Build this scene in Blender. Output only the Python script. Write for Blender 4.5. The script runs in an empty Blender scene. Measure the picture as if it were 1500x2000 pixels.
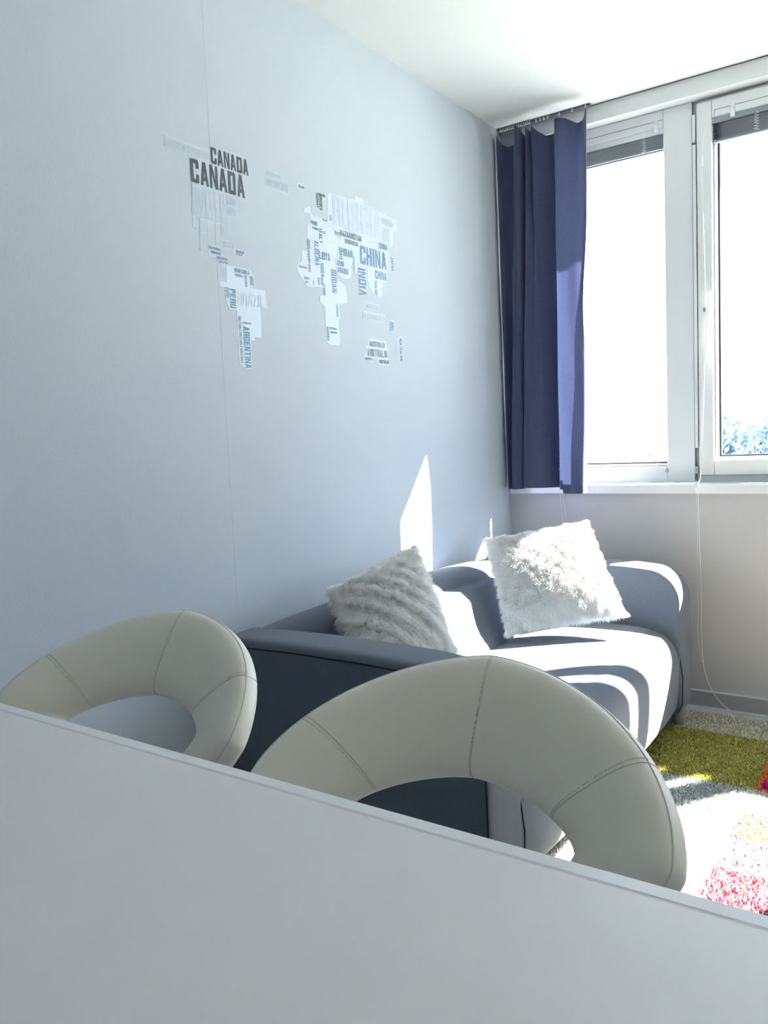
import bpy, bmesh, math, random
from mathutils import Vector, Matrix
random.seed(7)
SC = bpy.context.scene
COL = SC.collection

# ------------------------------------------------------------------ camera
F_PX = 1568.36
YAW, PITCH, ROLL = -0.61439, -0.0854685, 0.0426375
CAM = Vector((0.0, 0.0, 1.134))
cy, sy = math.cos(YAW), math.sin(YAW)
cp, sp = math.cos(PITCH), math.sin(PITCH)
cr, sr = math.cos(ROLL), math.sin(ROLL)
fwd = Vector((sy*cp, cy*cp, sp))
rt = Vector((cy, -sy, 0.0))
dn = fwd.cross(rt)
r2 = cr*rt + sr*dn
d2 = -sr*rt + cr*dn
cam_data = bpy.data.cameras.new('camera')
cam_data.sensor_fit = 'HORIZONTAL'
cam_data.sensor_width = 36.0
cam_data.lens = F_PX/1500.0*36.0
cam_data.clip_start = 0.02
cam_data.clip_end = 2000
cam = bpy.data.objects.new('camera', cam_data)
COL.objects.link(cam)
mw = Matrix.Identity(4)
for i in range(3):
    mw[i][0] = r2[i]; mw[i][1] = -d2[i]; mw[i][2] = -fwd[i]; mw[i][3] = CAM[i]
cam.matrix_world = mw
SC.camera = cam

# ------------------------------------------------------------------ world, sun, exposure
SUN_K, SUN_M = 0.66, 1.22          # sunlight travels along (-K, -1, -M)
SUN_STRENGTH = 120.0
SKY_STRENGTH = 7.2
EXPOSURE = 0.0
SC.view_settings.view_transform = 'Standard'
SC.view_settings.look = 'None'
SC.view_settings.exposure = EXPOSURE
SC.view_settings.gamma = 1.0
SC.view_settings.use_curve_mapping = False
w = bpy.data.worlds.new('sky'); SC.world = w; w.use_nodes = True
nt = w.node_tree
for n in list(nt.nodes): nt.nodes.remove(n)
wo = nt.nodes.new('ShaderNodeOutputWorld'); bg = nt.nodes.new('ShaderNodeBackground')
tc = nt.nodes.new('ShaderNodeTexCoord'); sx = nt.nodes.new('ShaderNodeSeparateXYZ')
rp = nt.nodes.new('ShaderNodeValToRGB')
rp.color_ramp.elements[0].position = 0.0; rp.color_ramp.elements[0].color = (0.86, 0.90, 1.0, 1)
rp.color_ramp.elements[1].position = 0.8; rp.color_ramp.elements[1].color = (0.45, 0.66, 1.0, 1)
nt.links.new(tc.outputs['Generated'], sx.inputs[0]); nt.links.new(sx.outputs['Z'], rp.inputs[0])
nt.links.new(rp.outputs[0], bg.inputs[0]); bg.inputs[1].default_value = SKY_STRENGTH
nt.links.new(bg.outputs[0], wo.inputs[0])
sl = bpy.data.lights.new('sun', 'SUN'); sl.energy = SUN_STRENGTH; sl.angle = 0.0095; sl.color = (1.0, 0.95, 0.88)
so = bpy.data.objects.new('sun', sl); COL.objects.link(so)
so.rotation_euler = Vector((-SUN_K, -1.0, -SUN_M)).to_track_quat('-Z', 'Y').to_euler()
so.location = (3, 8, 9)

# ------------------------------------------------------------------ helpers
def tag(o, label=None, cat=None, group=None, kind=None):
    if label: o['label'] = label
    if cat: o['category'] = cat
    if group: o['group'] = group
    if kind: o['kind'] = kind
    return o

def link(name, me, parent=None, mat=None, smooth=False):
    o = bpy.data.objects.new(name, me)
    COL.objects.link(o)
    if mat is not None and not me.materials: me.materials.append(mat)
    if smooth:
        for p in me.polygons: p.use_smooth = True
    if parent is not None: o.parent = parent
    return o

def empty(name, loc=(0, 0, 0)):
    o = bpy.data.objects.new(name, None); o.empty_display_size = .05
    COL.objects.link(o); o.location = loc
    return o

def thing(name, label, cat, loc=(0, 0, 0), group=None):
    return tag(empty(name, loc), label, cat, group)

def obj(name, bm, mat, parent=None, smooth=False):
    me = bpy.data.meshes.new(name); bmesh.ops.recalc_face_normals(bm, faces=bm.faces)
    bm.to_mesh(me); bm.free()
    return link(name, me, parent, mat, smooth)

def box(bm, x0, x1, y0, y1, z0, z1, bev=0.0, seg=2):
    vs = [bm.verts.new((x, y, z)) for z in (z0, z1) for y in (y0, y1) for x in (x0, x1)]
    fs = [(0, 2, 3, 1), (4, 5, 7, 6), (0, 1, 5, 4), (2, 6, 7, 3), (0, 4, 6, 2), (1, 3, 7, 5)]
    faces = [bm.faces.new([vs[i] for i in f]) for f in fs]
    if bev > 0:
        es = list({e for f in faces for e in f.edges})
        bmesh.ops.bevel(bm, geom=es, offset=bev, segments=seg, profile=.5, affect='EDGES', clamp_overlap=True)

def boxo(name, x0, x1, y0, y1, z0, z1, mat, parent=None, bev=0.0, seg=2):
    bm = bmesh.new(); 
    if parent is not None and parent.location.length > 0:
        l = parent.location; x0 -= l.x; x1 -= l.x; y0 -= l.y; y1 -= l.y; z0 -= l.z; z1 -= l.z
    box(bm, x0, x1, y0, y1, z0, z1, bev, seg)
    return obj(name, bm, mat, parent, False)

def tube(bm, pts, r, seg=8, caps=True, closed=False):
    pts = [Vector(p) for p in pts]; rings = []; n = len(pts)
    rr = r if isinstance(r, (list, tuple)) else [r]*n
    up = None
    for i, p in enumerate(pts):
        a = pts[(i-1) % n] if (closed or i > 0) else p
        b = pts[(i+1) % n] if (closed or i < n-1) else p
        t = (b-a).normalized() if (b-a).length > 1e-9 else Vector((0, 0, 1))
        if up is None:
            up = Vector((0, 0, 1)) if abs(t.z) < .9 else Vector((1, 0, 0))
        u = (up - t*up.dot(t))
        if u.length < 1e-6: u = t.orthogonal()
        u.normalize(); up = u; v = t.cross(u)
        rings.append([bm.verts.new(p + (u*math.cos(k*2*math.pi/seg) + v*math.sin(k*2*math.pi/seg))*rr[i]) for k in range(seg)])
    m = n if closed else n-1
    for i in range(m):
        A, B = rings[i], rings[(i+1) % n]
        for k in range(seg):
            bm.faces.new((A[k], A[(k+1) % seg], B[(k+1) % seg], B[k]))
    if caps and not closed:
        bm.faces.new(rings[0][::-1]); bm.faces.new(rings[-1])

def tubeo(name, pts, r, mat, parent=None, seg=8, closed=False):
    bm = bmesh.new()
    if parent is not None:
        pts = [Vector(p) - parent.location for p in pts]
    tube(bm, pts, r, seg, True, closed)
    return obj(name, bm, mat, parent, True)

def grid_mesh(name, fn, nu, nv, mat, parent=None, wrap_u=False, wrap_v=False):
    vs = []; fs = []
    U = nu if wrap_u else nu+1; V = nv if wrap_v else nv+1
    for i in range(U):
        for j in range(V):
            vs.append(tuple(fn(i/nu, j/nv)))
    for i in range(nu):
        for j in range(nv):
            a = (i % U)*V + j % V; b = ((i+1) % U)*V + j % V
            c = ((i+1) % U)*V + (j+1) % V; d = (i % U)*V + (j+1) % V
            fs.append((a, b, c, d))
    me = bpy.data.meshes.new(name); me.from_pydata(vs, [], fs); me.update()
    return link(name, me, parent, mat, True)

def mat(name, col, rough=.6, bump=None, metal=0.0, spec=.5, vary=None, sheen=0.0, trans=0.0):
    m = bpy.data.materials.new(name); m.use_nodes = True; nt = m.node_tree
    b = nt.nodes['Principled BSDF']
    b.inputs['Base Color'].default_value = (*col, 1); b.inputs['Roughness'].default_value = rough
    b.inputs['Metallic'].default_value = metal; b.inputs['Specular IOR Level'].default_value = spec
    if sheen: b.inputs['Sheen Weight'].default_value = sheen
    tcn = nt.nodes.new('ShaderNodeTexCoord')
    if vary:
        sc_, amt = vary
        nz = nt.nodes.new('ShaderNodeTexNoise'); nz.inputs['Scale'].default_value = sc_; nz.inputs['Detail'].default_value = 4
        mx = nt.nodes.new('ShaderNodeMix'); mx.data_type = 'RGBA'
        mx.inputs[6].default_value = (*[max(0, c*(1-amt)) for c in col], 1)
        mx.inputs[7].default_value = (*[min(1, c*(1+amt)) for c in col], 1)
        nt.links.new(tcn.outputs['Object'], nz.inputs['Vector']); nt.links.new(nz.outputs['Fac'], mx.inputs[0])
        nt.links.new(mx.outputs[2], b.inputs['Base Color'])
    if bump:
        sc_, st, dist = bump
        nz = nt.nodes.new('ShaderNodeTexNoise'); nz.inputs['Scale'].default_value = sc_; nz.inputs['Detail'].default_value = 3
        bp = nt.nodes.new('ShaderNodeBump'); bp.inputs['Strength'].default_value = st; bp.inputs['Distance'].default_value = dist
        nt.links.new(tcn.outputs['Object'], nz.inputs['Vector']); nt.links.new(nz.outputs['Fac'], bp.inputs['Height'])
        nt.links.new(bp.outputs[0], b.inputs['Normal'])
    if trans:
        t = nt.nodes.new('ShaderNodeBsdfTranslucent'); t.inputs[0].default_value = (*[min(1, c*1.6) for c in col], 1)
        ms = nt.nodes.new('ShaderNodeMixShader'); ms.inputs[0].default_value = trans
        out = nt.nodes['Material Output']
        nt.links.new(b.outputs[0], ms.inputs[1]); nt.links.new(t.outputs[0], ms.inputs[2]); nt.links.new(ms.outputs[0], out.inputs[0])
    return m

def attr_mat(name, rough=.9, trans=0.0):
    m = bpy.data.materials.new(name); m.use_nodes = True; nt = m.node_tree
    b = nt.nodes['Principled BSDF']; b.inputs['Roughness'].default_value = rough; b.inputs['Specular IOR Level'].default_value = .15
    a = nt.nodes.new('ShaderNodeAttribute'); a.attribute_name = 'pile'
    nt.links.new(a.outputs['Color'], b.inputs['Base Color'])
    return m

def glass_mat():
    m = bpy.data.materials.new('window_glass'); m.use_nodes = True; nt = m.node_tree
    for n in list(nt.nodes): nt.nodes.remove(n)
    o = nt.nodes.new('ShaderNodeOutputMaterial'); t = nt.nodes.new('ShaderNodeBsdfTransparent'); g = nt.nodes.new('ShaderNodeBsdfGlossy')
    g.inputs['Roughness'].default_value = .02; t.inputs[0].default_value = (.97, .985, .98, 1)
    ms = nt.nodes.new('ShaderNodeMixShader'); ms.inputs[0].default_value = .05
    nt.links.new(t.outputs[0], ms.inputs[1]); nt.links.new(g.outputs[0], ms.inputs[2]); nt.links.new(ms.outputs[0], o.inputs[0])
    return m

# ------------------------------------------------------------------ materials
M_WALL = mat('wall_paint', (.490, .546, .624), .75, bump=(240, .25, .002), vary=(3, .015))
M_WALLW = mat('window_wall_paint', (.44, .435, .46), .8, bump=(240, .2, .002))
M_CEIL = mat('ceiling_paint', (.76, .78, .77), .85, vary=(2, .01))
M_FLOOR = mat('floor_lino', (.42, .42, .45), .45, vary=(12, .08))
M_WOTHER = mat('plain_wall_paint', (.72, .73, .74), .85)
M_BASE = mat('baseboard_paint', (.36, .35, .36), .5)
M_BASELIP = mat('baseboard_lip', (.60, .59, .6), .45)
M_PVC = mat('white_plastic_frame', (.74, .76, .77), .35)
M_SILL = mat('sill_white', (.74, .75, .77), .35)
M_SEAL = mat('rubber_seal', (.015, .017, .03), .6)
M_GAP = mat('dark_gap', (.10, .10, .11), .7)
M_GLASS = glass_mat()
M_SLAT = mat('blind_slat', (.06, .08, .115), .7, spec=.2)
M_HEAD = mat('blind_headrail', (.22, .26, .30), .6, spec=.2)
M_STEEL = mat('brushed_steel', (.45, .46, .48), .35, metal=.8)
M_CORD = mat('white_cord', (.8, .8, .8), .5)
M_CURT = mat('navy_cotton', (.041, .051, .116), .9, bump=(500, .3, .001), vary=(170, .5), sheen=.25, trans=.12)
M_CURTH = mat('navy_cotton_hem', (.035, .040, .115), .9, bump=(500, .3, .001), vary=(300, .2), sheen=.2, trans=.08)
M_SOFA = mat('slate_fabric', (.080, .102, .140), .95, bump=(650, .5, .0015), vary=(420, .35), sheen=.15)
M_PIPE = mat('dark_piping', (.012, .014, .02), .9)
M_LEG = mat('sofa_leg_plastic', (.30, .27, .24), .45)
M_LEATH = mat('cream_faux_leather', (.74, .715, .635), .42, bump=(900, .12, .0006))
M_SEAM = mat('leather_seam', (.56, .55, .50), .6)
M_CHROME = mat('chrome', (.7, .7, .72), .15, metal=1.0)
M_TABLE = mat('white_laminate', (.74, .725, .735), .38, bump=(500, .05, .0005))
M_TEDGE = mat('white_edge_band', (.78, .78, .82), .25)
M_TLINE = mat('edge_joint_line', (.56, .56, .58), .5)
M_PIL = mat('pillow_cloth', (.72, .72, .70), .95)
M_FUR = mat('white_faux_fur', (.86, .86, .84), .8, spec=.2, sheen=.2, trans=.25)
M_FURC = mat('cream_faux_fur', (.86, .85, .82), .8, spec=.2, sheen=.2, trans=.25)
M_RUGB = mat('rug_backing', (.5, .47, .4), .95)
M_RUG = attr_mat('rug_pile')
M_BACK = mat('decal_film', (.56, .65, .76), .4)
M_BACKP = mat('decal_clear_film', (.495, .565, .66), .5)
M_OUTL = mat('decal_outline', (.72, .80, .87), .4)
DM = {'k': mat('decal_black', (.032, .042, .06), .5), 'd': mat('decal_slate', (.12, .17, .24), .5),
      'b': mat('decal_blue', (.12, .22, .36), .5), 'm': mat('decal_grey_blue', (.16, .24, .33), .5),
      't': mat('decal_teal', (.10, .22, .31), .5), 'g': mat('decal_grey_green', (.16, .24, .28), .5),
      'w': mat('decal_white_grey', (.50, .585, .69), .4), 'p': mat('decal_pale', (.455, .525, .615), .4), 'q': mat('decal_pale_blue', (.485, .565, .68), .4)}
M_CONC = mat('outside_concrete', (.45, .45, .44), .9)
M_GROUND = mat('pale_meadow', (.45, .47, .42), 1.0, vary=(.05, .2))
M_BARK = mat('bark', (.12, .09, .07), .9)
M_LEAF = mat('leaf_hazed_blue', (.15, .23, .29), .9, vary=(.8, .5))  # distance haze and glare mixed into the leaf colour
M_LEAFP = mat('leaf_hazed_pale', (.50, .58, .57), .9, vary=(.8, .4))  # farther trees: more washed-out haze put into the colour
# ring-back chair: half sizes of ring and hole, wrap radius, lean, flare, squareness, bow
CHAIR_SHAPE = (.2897, .1387, .1593, .0421, -.0329, .3287, .2633, 1.5049, 1.474, -.1887)
CHAIR_Z = .7125
CHAIR1 = ((-1.1035, .8618, 0.0), .1581)
CHAIR2 = ((-.4723, .8264, 0.0), .145)
# ------------------------------------------------------------------ room shell
XL, YW, H = -1.664, 3.386, 2.50
XR, YB = 2.3, -2.2
WX0, WX1 = -1.56, 1.65           # window band
WZ0, WZ1 = 0.90, 2.432
def struct(o): o['kind'] = 'structure'; return o
struct(boxo('floor', XL-.2, XR+.2, YB-.2, YW+.35, -.2, 0, M_FLOOR))
struct(boxo('ceiling', XL-.2, XR+.2, YB-.2, YW+.35, H, H+.2, M_CEIL))
struct(boxo('wall_left', XL-.2, XL, YB-.2, YW+.35, 0, H, M_WALL))
struct(boxo('wall_right', XR, XR+.2, YB-.2, YW+.35, 0, H, M_WOTHER))
struct(boxo('wall_back', XL, XR, YB-.2, YB, 0, H, M_WOTHER))
bm = bmesh.new()
box(bm, XL, XR, YW, YW+.18, 0, WZ0)
box(bm, XL, WX0, YW, YW+.18, WZ0, H)
box(bm, WX1, XR, YW, YW+.18, WZ0, H)
struct(obj('wall_front', bm, M_WALLW))
struct(boxo('trim_1', WX0, WX1, YW, YW+.18, WZ1, H-.002, M_CEIL))            # lintel above the windows
struct(boxo('trim_2', XL, XR, YW-.006, YW+.002, H-.0025, H, M_GAP))           # shadow gap between ceiling and lintel
bl = struct(boxo('baseboard_front', XL, XR, YW-.012, YW, 0, .062, M_BASE))
boxo('lip', XL, XR, YW-.014, YW, .059, .064, M_BASELIP, bl)
struct(boxo('baseboard_left', XL, XL+.012, YB, YW-.012, 0, .062, M_BASE))
# wallpaper seam on the left wall
tk = struct(boxo('trim_3', XL-.001, XL+.0004, 1.6087, 1.6093, .7, H, mat('wallpaper_joint', (.468, .524, .60), .8)))
# outside the window: unseen eave slab, edge set to cut the sunlight; outer wall
s = boxo('trim_4', -3.0, 3.0, YW+.18, 3.875, 2.555, 2.75, M_CONC); struct(s)
s = boxo('wall_outer', -3.0, 3.0, YW+.18, YW+.30, -3, .80, M_CONC); struct(s)

# window sill
sill = struct(boxo('trim_8', WX0-.1, WX1+.05, 3.370, 3.46, .876, .914, M_SILL, bev=.004))

# windows
FY0, FY1 = 3.45, 3.53
GY = 3.492
def window(idx, x0, x1, z0, z1, frame_boxes, sash=None, hinge=None):
    w_ = empty('window_%d' % idx, ((x0+x1)/2, FY0, z0)); w_['kind'] = 'structure'
    bm = bmesh.new(); l = w_.location
    for (a, b, c, d, dy) in frame_boxes:
        box(bm, a-l.x, b-l.x, FY0+dy-l.y, FY1-l.y, c-l.z, d-l.z, .003, 1)
    obj('frame', bm, M_PVC, w_)
    if sash:
        a, b, c, d, t = sash; bm = bmesh.new(); y0, y1 = FY0-.012-l.y, FY1-l.y-.01
        for (p, q, r, s_) in ((a, a+t, c, d), (b-t, b, c, d), (a+t, b-t, c, c+t), (a+t, b-t, d-t, d)):
            box(bm, p-l.x, q-l.x, y0, y1, r-l.z, s_-l.z, .004, 1)
        obj('sash', bm, M_PVC, w_)
    # glazing bead, rubber seal, glass
    bm = bmesh.new(); t = .012
    for (p, q, r, s_) in ((x0-t, x0, z0-t, z1+t), (x1, x1+t, z0-t, z1+t), (x0, x1, z0-t, z0), (x0, x1, z1, z1+t)):
        box(bm, p-l.x, q-l.x, FY0+.012-l.y, GY-l.y, r-l.z, s_-l.z, .003, 1)
    obj('glazing_bead', bm, M_PVC, w_)
    bm = bmesh.new(); t = .007
    for (p, q, r, s_) in ((x0, x0+t, z0, z1), (x1-t, x1, z0, z1), (x0+t, x1-t, z0, z0+t), (x0+t, x1-t, z1-t, z1)):
        box(bm, p-l.x, q-l.x, GY-.008-l.y, GY+.012-l.y, r-l.z, s_-l.z)
    obj('rubber_seal', bm, M_SEAL, w_)
    boxo('glass', x0, x1, GY-.002, GY+.002, z0, z1, M_GLASS, w_)
    return w_
g0, g1 = .998, 2.355
# 1: fixed light behind the curtain, 2: hinged sash, 3 and 4 unseen, farther right
w1 = window(1, -1.50, -.955, g0, g1, [(WX0, -1.488, .917, WZ1, 0), (-.967, -.853, .917, WZ1, 0), (-1.488, -.967, .917, .986, 0), (-1.488, -.967, g1+.010, WZ1, 0)])
w2 = window(2, -.766, -.162, 1.021, 2.335, [(-.853, -.838, .914, WZ1, .018), (-.838, -.020, .914, .946, .012), (-.838, -.020, 2.418, WZ1, .012)], None)
bm = bmesh.new(); l = w2.location
for (p, q, r, s_) in ((-.836, -.778, .948, 2.416), (-.778, -.150, .948, 1.009), (-.778, -.150, 2.347, 2.416)):
    box(bm, p-l.x, q-l.x, 3.438-l.y, 3.52-l.y, r-l.z, s_-l.z, .005, 2)
obj('sash', bm, M_PVC, w2)
boxo('added_stile', -.150, -.100, 3.470, 3.510, .948, 2.416, M_PVC, w2, .004)  # unseen bar, placed to throw the shadow band on the seat
boxo('added_side_light', -.100, -.020, GY-.002, GY+.002, .94, 2.42, M_GLASS, w2)  # unseen glass gap, sized to let through the sun strip beside the bar
w3 = window(3, .075, .70, 1.12, g1, [(-.020, .063, .914, WZ1, .02), (.712, .77, .914, WZ1, 0), (.063, .712, .914, 1.108, 0), (.063, .712, g1+.012, WZ1, 0)])  # bottom rail out of view, raised to set the rug sun patch's far edge
w4 = window(4, .84, 1.55, g0, g1, [(.77, .828, .914, WZ1, 0), (1.562, WX1, .914, WZ1, 0), (.828, 1.562, .914, .986, 0), (.828, 1.562, g1+.012, WZ1, 0)])
# joint lines, hinges and plates on the frames
boxo('joint', -.8535, -.8515, 3.4485, 3.452, .93, 2.43, M_GAP, w1)
boxo('joint', -1.488, -.968, 3.4490, 3.451, 2.3905, 2.3922, M_GAP, w1)
boxo('joint', -.768, -.160, 3.4372, 3.439, 2.3735, 2.3752, M_GAP, w2)
boxo('joint', -.7685, -.7668, 3.4372, 3.439, 2.352, 2.375, M_GAP, w2)
boxo('hinge', -.850, -.840, 3.432, 3.452, 2.27, 2.375, M_PVC, w2, .002)
boxo('hinge', -.850, -.838, 3.430, 3.452, .955, .985, M_STEEL, w2, .002)
boxo('hinge_cover', -.850, -.839, 3.434, 3.452, 1.06, 2.26, M_PVC, w2, .001)
boxo('drain_cap', -.975, -.962, 3.444, 3.450, .962, .975, M_STEEL, w1, .002)

# ------------------------------------------------------------------ venetian blinds
def blind(x0, x1, ztop, yc, label, clipx, nsl=7, stack=.056):
    b = thing('venetian_blind', label, 'blind', (x0, yc, ztop), 'venetian blinds drawn up at the window tops')
    boxo('headrail', x0, x1, yc-.012, yc+.012, ztop-.028, ztop, M_HEAD if nsl > 7 else M_PVC, b, .002)
    step = stack/nsl
    for k in range(nsl):
        z = ztop-.031-k*step
        bm = bmesh.new(); n = 6
        def fn(u, v, z=z):
            yy = -.013+.026*v
            return (u*(x1-x0-.008)+.004, yy, z-ztop - 0.0022*(1-(2*v-1)**2)*-1)
        vs = []
        for i in range(2):
            for j in range(n+1):
                vs.append(bm.verts.new(fn(i, j/n)))
        for j in range(n):
            bm.faces.new((vs[j], vs[j+1], vs[n+1+j+1], vs[n+1+j]))
        bmesh.ops.solidify(bm, geom=list(bm.faces), thickness=.0007)
        obj('slat', bm, M_SLAT, b)
    zb = ztop-.031-stack
    boxo('bottom_rail', x0+.002, x1-.002, yc-.011, yc+.011, zb-.008, zb, M_HEAD, b, .002)
    for cx_ in clipx:
        boxo('bracket', cx_-.009, cx_+.009, yc-.022, yc-.012, ztop-.022, ztop+.028, M_PVC, b, .002)
        bm = bmesh.new()
        for dx, dz in ((-.004, .017), (.005, .010)):
            tube(bm, [(cx_+dx-b.location.x, -.024, dz), (cx_+dx-b.location.x, -.021, dz)], .0022, 8)
        obj('screw', bm, M_STEEL, b)
    lx = clipx[0]-.045
    for q, (lx) in enumerate((clipx[0]-.05 if nsl <= 7 else clipx[0]+.085,)):
        pts = []
        for k in range(22):
            t = k/21; pts.append((lx+.010*math.sin(k*1.9), yc-.020-.004*math.cos(k*2.3), ztop-.026-t*.066))
        tubeo('ladder_cord', pts, .0010, M_CORD, b, 5)
    return b
blind(-1.49, -.968, 2.368, 3.470, 'raised grey-blue slatted blind above the left window pane, beside the curtain', [-.995])
blind(-.778, -.155, 2.352, 3.455, 'raised grey-blue slatted blind above the right hinged window pane', [-.700], 9, .06)

# wand and control cord of the right-hand blind
wd = thing('blind_wand', 'thin white blind wand hanging down the frame beside the right window pane', 'rod', (-.79, 3.425, 1.0))
tubeo('cord', [(-.770, 3.43, 2.335), (-.784, 3.42, 2.325), (-.798, 3.415, 2.30), (-.806, 3.412, 2.26), (-.809, 3.41, 2.20)], .0012, M_CORD, wd, 6)
tubeo('connector', [(-.809, 3.41, 2.205), (-.809, 3.41, 2.165)], .0035, M_CORD, wd, 8)
tubeo('rod', [(-.809, 3.41, 2.17), (-.800, 3.41, 1.68), (-.792, 3.41, 1.655)], .0010, M_CORD, wd, 6)
tubeo('handle', [(-.783, 3.415, 1.668), (-.787, 3.408, 1.645), (-.806, 3.405, 1.35), (-.822, 3.40, .93)], [.0045, .003, .0035, .0028], M_CORD, wd, 8)
boxo('holder', -.812, -.800, 3.420, 3.438, 1.60, 1.618, M_STEEL, wd, .002)

pc = thing('pull_cord', 'thin white pull cord hanging past the sill and curling on the floor', 'cord', (-.822, 3.36, .02))
P = [(-.822, 3.40, .935), (-.818, 3.345, .915), (-.817, 3.340, .86), (-.815, 3.365, .50), (-.812, 3.365, .22), (-.79, 3.36, .11), (-.75, 3.35, .045), (-.70, 3.335, .012), (-.64, 3.335, .006), (-.57, 3.345, .005), (-.53, 3.352, .005)]
def smooth_path(P, n=8):
    out = []
    for i in range(len(P)-1):
        p0 = Vector(P[max(i-1, 0)]); p1 = Vector(P[i]); p2 = Vector(P[i+1]); p3 = Vector(P[min(i+2, len(P)-1)])
        for k in range(n):
            t = k/n
            out.append(.5*((2*p1)+(-p0+p2)*t+(2*p0-5*p1+4*p2-p3)*t*t+(-p0+3*p1-3*p2+p3)*t**3))
    out.append(Vector(P[-1])); return out
tubeo('cord', smooth_path(P), .0014, M_CORD, pc, 6)
P = [(-.826, 3.345, .90), (-.826, 3.362, .70), (-.828, 3.365, .35), (-.826, 3.365, .25), (-.81, 3.365, .18)]
tubeo('cord', smooth_path(P), .0008, M_CORD, pc, 5)
tubeo('end_cap', [(-.545, 3.35, .006), (-.525, 3.353, .006)], .004, M_CORD, pc, 8)

lc = thing('looped_cord', 'pair of thin white cords hanging below the curtain hem against the wall', 'cord', (-1.36, 3.37, .7))
tubeo('cord', smooth_path([(-1.415, 3.345, .99), (-1.408, 3.372, .80), (-1.40, 3.372, .55), (-1.392, 3.372, .45)]), .0010, M_CORD, lc, 5)
tubeo('cord', smooth_path([(-1.405, 3.345, .99), (-1.40, 3.372, .85), (-1.372, 3.372, .62), (-1.385, 3.372, .45)]), .0010, M_CORD, lc, 5)

bc = thing('bead_chain', 'small beaded chain hanging in the window just right of the curtain edge', 'chain', (-1.243, 3.318, 1.45))
bm = bmesh.new()
for k in range(46):
    m_ = Matrix.Translation((0, 0, .44-k*.0098))
    bmesh.ops.create_uvsphere(bm, u_segments=8, v_segments=5, radius=.0028, matrix=m_)
bm2 = obj('beads', bm, M_HEAD, bc, True)
tubeo('cord', [(-1.243, 3.318, 2.482), (-1.243, 3.318, 1.45)], .0008, M_CORD, bc, 5)

# ------------------------------------------------------------------ curtain and rail
cr_ = thing('curtain_rail', 'slim white curtain rail with a row of small gliders under the ceiling', 'rail', (-1.45, 3.31, 2.49))
boxo('rail', XL+.004, -1.235, 3.352, 3.368, 2.490, 2.4995, M_GAP, cr_, .002)
for k in range(24):
    x = XL+.018+k*.0088 if k < 17 else -1.475+(k-17)*.018
    if k >= 21: x = -1.37+(k-21)*.058
    bm = bmesh.new(); tube(bm, [(0, 0, 0), (0, 0, -.011)], .0022, 6)
    bmesh.ops.create_uvsphere(bm, u_segments=8, v_segments=5, radius=.0036, matrix=Matrix.Translation((0, 0, -.012)))
    g_ = obj('glider', bm, M_PVC, cr_, True); g_.location = Vector((x, 3.350, 2.497))-cr_.location

ct = thing('curtain', 'dark navy blue cotton curtain hanging in folds at the left window edge', 'curtain', (-1.45, 3.31, .885))
# fold path (x, y) at the hem and at the heading
hem = [(-1.650, 3.352), (-1.643, 3.318), (-1.632, 3.312), (-1.622, 3.338), (-1.607, 3.345), (-1.612, 3.300), (-1.60, 3.286), (-1.575, 3.290), (-1.556, 3.300), (-1.548, 3.345),
       (-1.552, 3.300), (-1.54, 3.280), (-1.51, 3.268), (-1.475, 3.270), (-1.445, 3.285), (-1.428, 3.318), (-1.415, 3.338), (-1.40, 3.345), (-1.383, 3.325), (-1.390, 3.285), (-1.372, 3.262), (-1.34, 3.256), (-1.310, 3.258), (-1.292, 3.268), (-1.290, 3.300), (-1.305, 3.325)]
top = [(-1.652, 3.330), (-1.646, 3.308), (-1.640, 3.300), (-1.636, 3.330), (-1.61, 3.340), (-1.575, 3.335), (-1.556, 3.300), (-1.543, 3.285), (-1.530, 3.300), (-1.522, 3.335),
       (-1.51, 3.315), (-1.500, 3.295), (-1.49, 3.315), (-1.480, 3.325), (-1.475, 3.297), (-1.455, 3.305), (-1.425, 3.325), (-1.395, 3.328), (-1.375, 3.318), (-1.380, 3.290), (-1.365, 3.280), (-1.335, 3.290), (-1.30, 3.318), (-1.275, 3.310), (-1.256, 3.285), (-1.262, 3.300)]
def sample(path, t):
    P = [Vector((a, b, 0)) for a, b in path]; n = len(P)-1; f = min(max(t, 0), .99999)*n; i = int(f); u = f-i
    p0, p1, p2, p3 = P[max(i-1, 0)], P[i], P[i+1], P[min(i+2, n)]
    return .5*((2*p1)+(-p0+p2)*u+(2*p0-5*p1+4*p2-p3)*u*u+(-p0+3*p1-3*p2+p3)*u**3)
DROOP = [0, 0, 0, .02, .045, .045, 0, -.022, 0, .02, .005, 0, .012, .008, 0, .02, .045, .045, .022, .006, .004, .012, .032, .028, -.01, 0]
def curt(u, v, off=0.0):
    a = sample(hem, u); b = sample(top, u)
    e = v*v*(3-2*v); e = .55*e+.45*v
    x = a.x*(1-e)+b.x*e; y = a.y*(1-e)+b.y*e
    f = min(u*25, 24.999); i = int(f); d = DROOP[i]*(1-(f-i))+DROOP[i+1]*(f-i)
    ztop = 2.452-d
    zb = .905-.004*math.sin(u*9) - (.016 if u > .80 else 0)
    y += .003*math.sin(v*17+u*40)*(1-v)
    if u > .6: x += .030*((u-.6)/.4)
    # the free edge pulls back a little beside the glass
    if u > .84: x -= .018*math.exp(-((v-.50)/.13)**2)*(u-.84)/.16
    return Vector((x-ct.location.x, y-ct.location.y+off, zb+(ztop-zb)*v-ct.location.z))
panel = grid_mesh('panel', curt, 200, 90, M_CURT, ct)
hemp = grid_mesh('hem', lambda u, v: curt(u, v*.026, .0016), 200, 3, M_CURTH, ct)
sun_blocker = grid_mesh('light_block_layer', lambda u, v: curt(u*.70, .01+v*.97, .0045), 140, 60, M_CURTH, ct)  # unseen back layer, added to stop sun glowing through the left folds
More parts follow.
